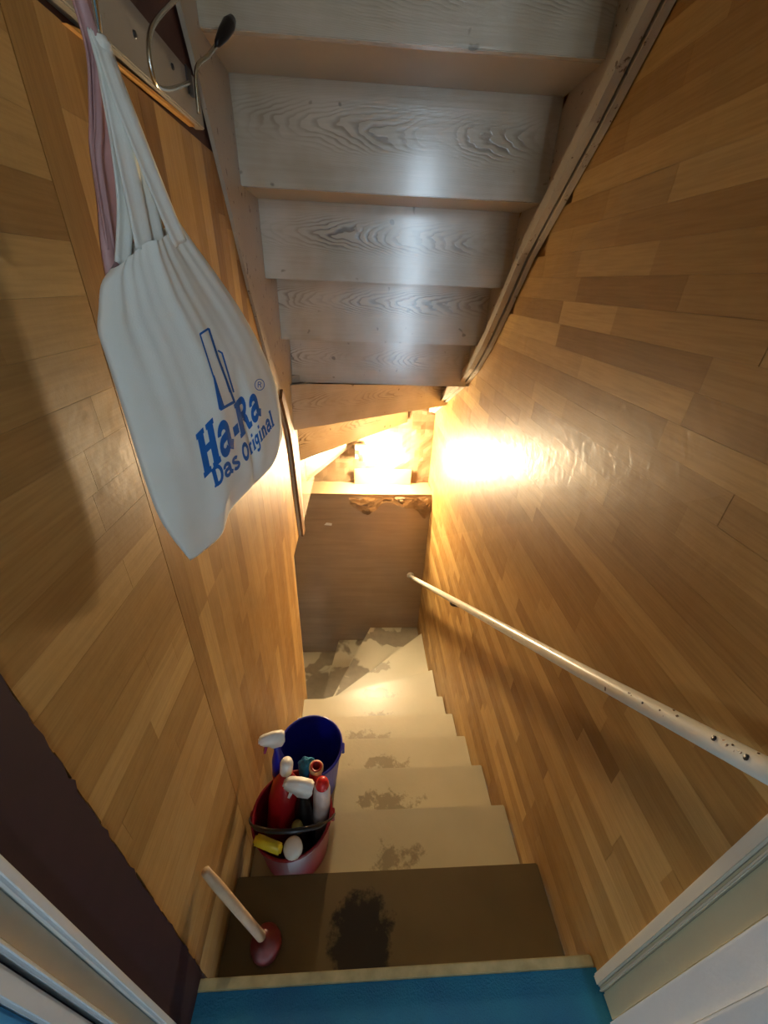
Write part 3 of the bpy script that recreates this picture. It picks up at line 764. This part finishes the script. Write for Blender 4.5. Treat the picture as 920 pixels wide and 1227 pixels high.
# ---------------------------------------------------------------- buckets and cleaning bottles
Z2 = FLOOR-2*RISE; Z3 = FLOOR-3*RISE; Z1 = FLOOR-RISE
def bucket(name, c, r0, r1, hgt, mat, label, wire=True, hdir=1):
    o = thing(name, c, label, 'bucket'); c = V(c)
    b = B(); lathe(b, [(0, .001), (r0, .001), (r0+.002, .006), (r1, hgt-.012), (r1+.006, hgt-.010), (r1+.006, hgt), (r1-.001, hgt), (r1-.003, hgt-.006), (r0-.002, .010), (0, .009)], c, V((0, 0, 1)), 40); link('body', b, mat, o, True)
    for s in (-1, 1):
        b = B(); box(b, c.x+s*(r1+.007)-.006, c.x+s*(r1+.007)+.006, c.y-.014, c.y+.014, c.z+hgt-.04, c.z+hgt-.012, .002); link('ear', b, mat, o)
    if wire:
        R_ = r1+.012
        pts = [(c.x+R_*math.cos(a), c.y+hdir*math.sin(a)*R_*.62, c.z+hgt-.022+.100*math.sin(a)) for a in [math.pi*i/24 for i in range(25)]]
        b = B(); tube(b, pts, [.0035 if abs(i-12) > 6 else .007 for i in range(25)], 10); link('handle', b, 'black_plastic', o, True)
    return o
CB = V((-.205, .615, Z2))
bucket('bucket', tuple(CB), .104, .119, .215, 'bucket_red', 'dark red bucket full of cleaning bottles on the stairs', True, -1)
RIMZ = Z2+.215
blue = onZ(372, 893, Z3+.265); bucket('bucket', (blue.x+.0, max(blue.y, .83), Z3+.0005), .092, .118, .265, 'blue_plastic', 'empty dark blue bucket behind the red bucket', False)

def bottle(name, base, top, prof, mat, label, group=None):
    """prof: radius/height fractions along the axis from base to top"""
    o = thing(name, tuple(base), label, 'bottle', group); ax = V(top)-V(base); L = ax.length
    b = B(); lathe(b, [(r, h*L) for r, h in prof], base, ax, 24); link('body', b, mat, o, True); return o, ax.normalized(), L
def trigger(parent, at, ax, fwd, mat, s=1.0, tmat=None):
    """spray head: nozzle housing with a trigger, built as a side profile and given thickness"""
    ax = V(ax).normalized(); f = (V(fwd)-ax*V(fwd).dot(ax)).normalized(); w = ax.cross(f).normalized()
    prof = [(-.020, 0), (-.022, .022), (-.030, .034), (-.026, .046), (.006, .052), (.036, .048), (.050, .040), (.050, .028), (.034, .026), (.018, .020), (.014, 0)]
    b = B(); lo = []; hi = []
    for x, y in prof:
        p = V(at)+f*x*s+ax*y*s; lo.append(b.verts.new(p-w*.013*s)); hi.append(b.verts.new(p+w*.013*s))
    b.faces.new(lo[::-1]); b.faces.new(hi); n = len(prof)
    for i in range(n): b.faces.new((lo[i], lo[(i+1) % n], hi[(i+1) % n], hi[i]))
    bmesh.ops.bevel(b, geom=b.edges[:], offset=.0045*s, segments=2, affect='EDGES')
    h_ = link('spray_head', b, mat, parent, True)
    prof = [(.030, .026), (.038, .026), (.034, .008), (.040, -.012), (.034, -.014), (.026, .006)]
    b = B(); lo = []; hi = []
    for x, y in prof:
        p = V(at)+f*x*s+ax*y*s; lo.append(b.verts.new(p-w*.007*s)); hi.append(b.verts.new(p+w*.007*s))
    b.faces.new(lo[::-1]); b.faces.new(hi); n = len(prof)
    for i in range(n): b.faces.new((lo[i], lo[(i+1) % n], hi[(i+1) % n], hi[i]))
    link('trigger', b, tmat or mat, h_)
def inb(dx, dy, dz=.012): return CB+V((dx, dy, dz))
BP = [(0, 0), (.030, 0), (.034, .03), (.034, .62), (.028, .74), (.014, .86), (.013, 1), (0, 1)]
def big(r): return [(0, 0), (r*.9, 0), (r, .03), (r, .66), (r*.82, .82), (r*.4, .93), (r*.38, 1), (0, 1)]
# tall spray bottle, white trigger, against the wall
top = onZ(331, 892, -1.305); o, ax, L = bottle('spray_bottle', inb(-.045, .064), top, big(.025), 'blue_plastic', 'blue and red spray bottle with a white trigger against the wall')
trigger(o, top-ax*.004, ax, V((-.9, -.25, 0)), 'white_plastic', 1.05, 'clear_tint')
b = B(); lathe(b, [(.0255, L*.34), (.0262, L*.35), (.0262, L*.66), (.0255, L*.67)], inb(-.045, .064), ax, 24); link('sleeve', b, 'red_plastic', o, True)
# large red bottle with white oval cap
top = onZ(343, 921, -1.345); o, ax, L = bottle('detergent_bottle', inb(-.050, -.012), top, big(.050), 'red_plastic', 'large red detergent bottle with a white oval cap')
b = B(); lathe(b, [(0, -.02), (.018, -.02), (.020, -.01), (.0205, .020), (.016, .032), (0, .034)], top, ax, 20); link('cap', b, 'white_plastic', o, True)
# black bottle with white trigger
top = onZ(363, 950, -1.375); o, ax, L = bottle('spray_bottle', inb(.030, -.020), top, big(.028), 'black_plastic', 'black spray bottle with a white trigger in the middle of the bucket')
trigger(o, top-ax*.006, ax, V((-1.0, .15, 0)), 'white_plastic', 1.2)
# white bottle with round red cap
top = onZ(386, 941, -1.350); o, ax, L = bottle('cleaner_bottle', inb(.078, .008), top, [(0, 0), (.024, 0), (.027, .03), (.027, .82), (.026, .93), (.021, 1), (0, 1)], 'pink_white_plastic', 'slim white bottle with a round red cap at the bucket rim')
b = B(); lathe(b, [(0, -.004), (.0205, -.004), (.0215, .006), (.0185, .018), (.010, .025), (0, .026)], top, ax, 20); link('cap', b, 'bright_red', o, True)
# brown-ringed neck of an open bottle
top = onZ(379, 918, -1.375); o, ax, L = bottle('refill_bottle', inb(.040, .064), top, [(0, 0), (.020, 0), (.022, .04), (.022, .74), (.019, .9), (.019, 1), (.013, 1), (.012, .9), (0, .89)], 'red_plastic', 'open red bottle with a brown neck ring under the blue bucket')
b = B(); lathe(b, [(.019, -.016), (.023, -.014), (.023, -.002), (.014, 0)], top, ax, 20); link('neck_ring', b, 'wood_handle', o, True)
# yellow trigger bottle leaning forward
top = onZ(319, 1008, -1.445); o, ax, L = bottle('spray_bottle', inb(-.030, -.078), top, big(.018), 'bucket_red', 'small bottle with a yellow trigger at the front of the red bucket')
trigger(o, top-ax*.012, V((-.05, -.35, 1)), V((1, -.35, 0)), 'yellow_plastic', 1.1)
# white round cap and olive cap
top = onZ(351, 1016, -1.440); o, ax, L = bottle('cleaner_bottle', inb(.018, -.078), top, big(.020), 'black_plastic', 'black bottle with a round white cap at the front of the red bucket')
b = B(); lathe(b, [(0, -.022), (.025, -.022), (.0275, -.012), (.0275, .006), (.020, .014), (0, .016)], top, ax, 20); link('cap', b, 'white_plastic', o, True)
top = onZ(356, 990, -1.435); o, ax, L = bottle('cleaner_bottle', inb(.058, -.055, .012), top, big(.014), 'black_plastic', 'black bottle with an olive cap in the red bucket')
b = B(); lathe(b, [(0, -.02), (.015, -.02), (.0165, -.01), (.0165, .006), (.012, .013), (0, .014)], top, ax, 18); link('cap', b, 'olive_plastic', o, True)
# cloth
from mathutils import noise as _nz
cc = onZ(367, 912, -1.40); b = B(); bmesh.ops.create_icosphere(b, subdivisions=4, radius=1)
for v in b.verts:
    d = 1+.32*_nz.noise(v.co*2.2)+.15*_nz.noise(v.co*5); v.co = V((v.co.x*.028*d, v.co.y*.022*d, v.co.z*.05*d))+cc+V((0, 0, -.04))
tag(link('cleaning_cloth', b, 'cyan_cloth', None, True), 'crumpled light blue cleaning cloth stuffed between the bottles', 'cloth')

# ---------------------------------------------------------------- plunger on the dark top tread
pc = onZ(318, 1128, Z1+.03); pc = V((max(pc.x, XL+.062), pc.y, Z1+.0005))
hx = onX(246, 1044, XL+.014)
plg = thing('plunger', tuple(pc), 'plunger with beige handle and dark red head leaning on the wall', 'plunger')
b = B(); lathe(b, [(.034, 0), (.039, .004), (.038, .022), (.031, .040), (.019, .050), (.014, .066), (0, .066), (0, .052), (.014, .044), (.026, .034), (.033, .02), (.034, 0)], pc, V((-.05, 0, 1)), 28); link('cup', b, 'rubber_red', plg, True)
b = B(); s0 = pc+V((-.004, 0, .055)); tube(b, [s0.lerp(hx, i/6) for i in range(7)], [.0115, .0115, .0115, .0115, .0115, .0115, .0095], 14); link('handle', b, 'wood_handle', plg, True)
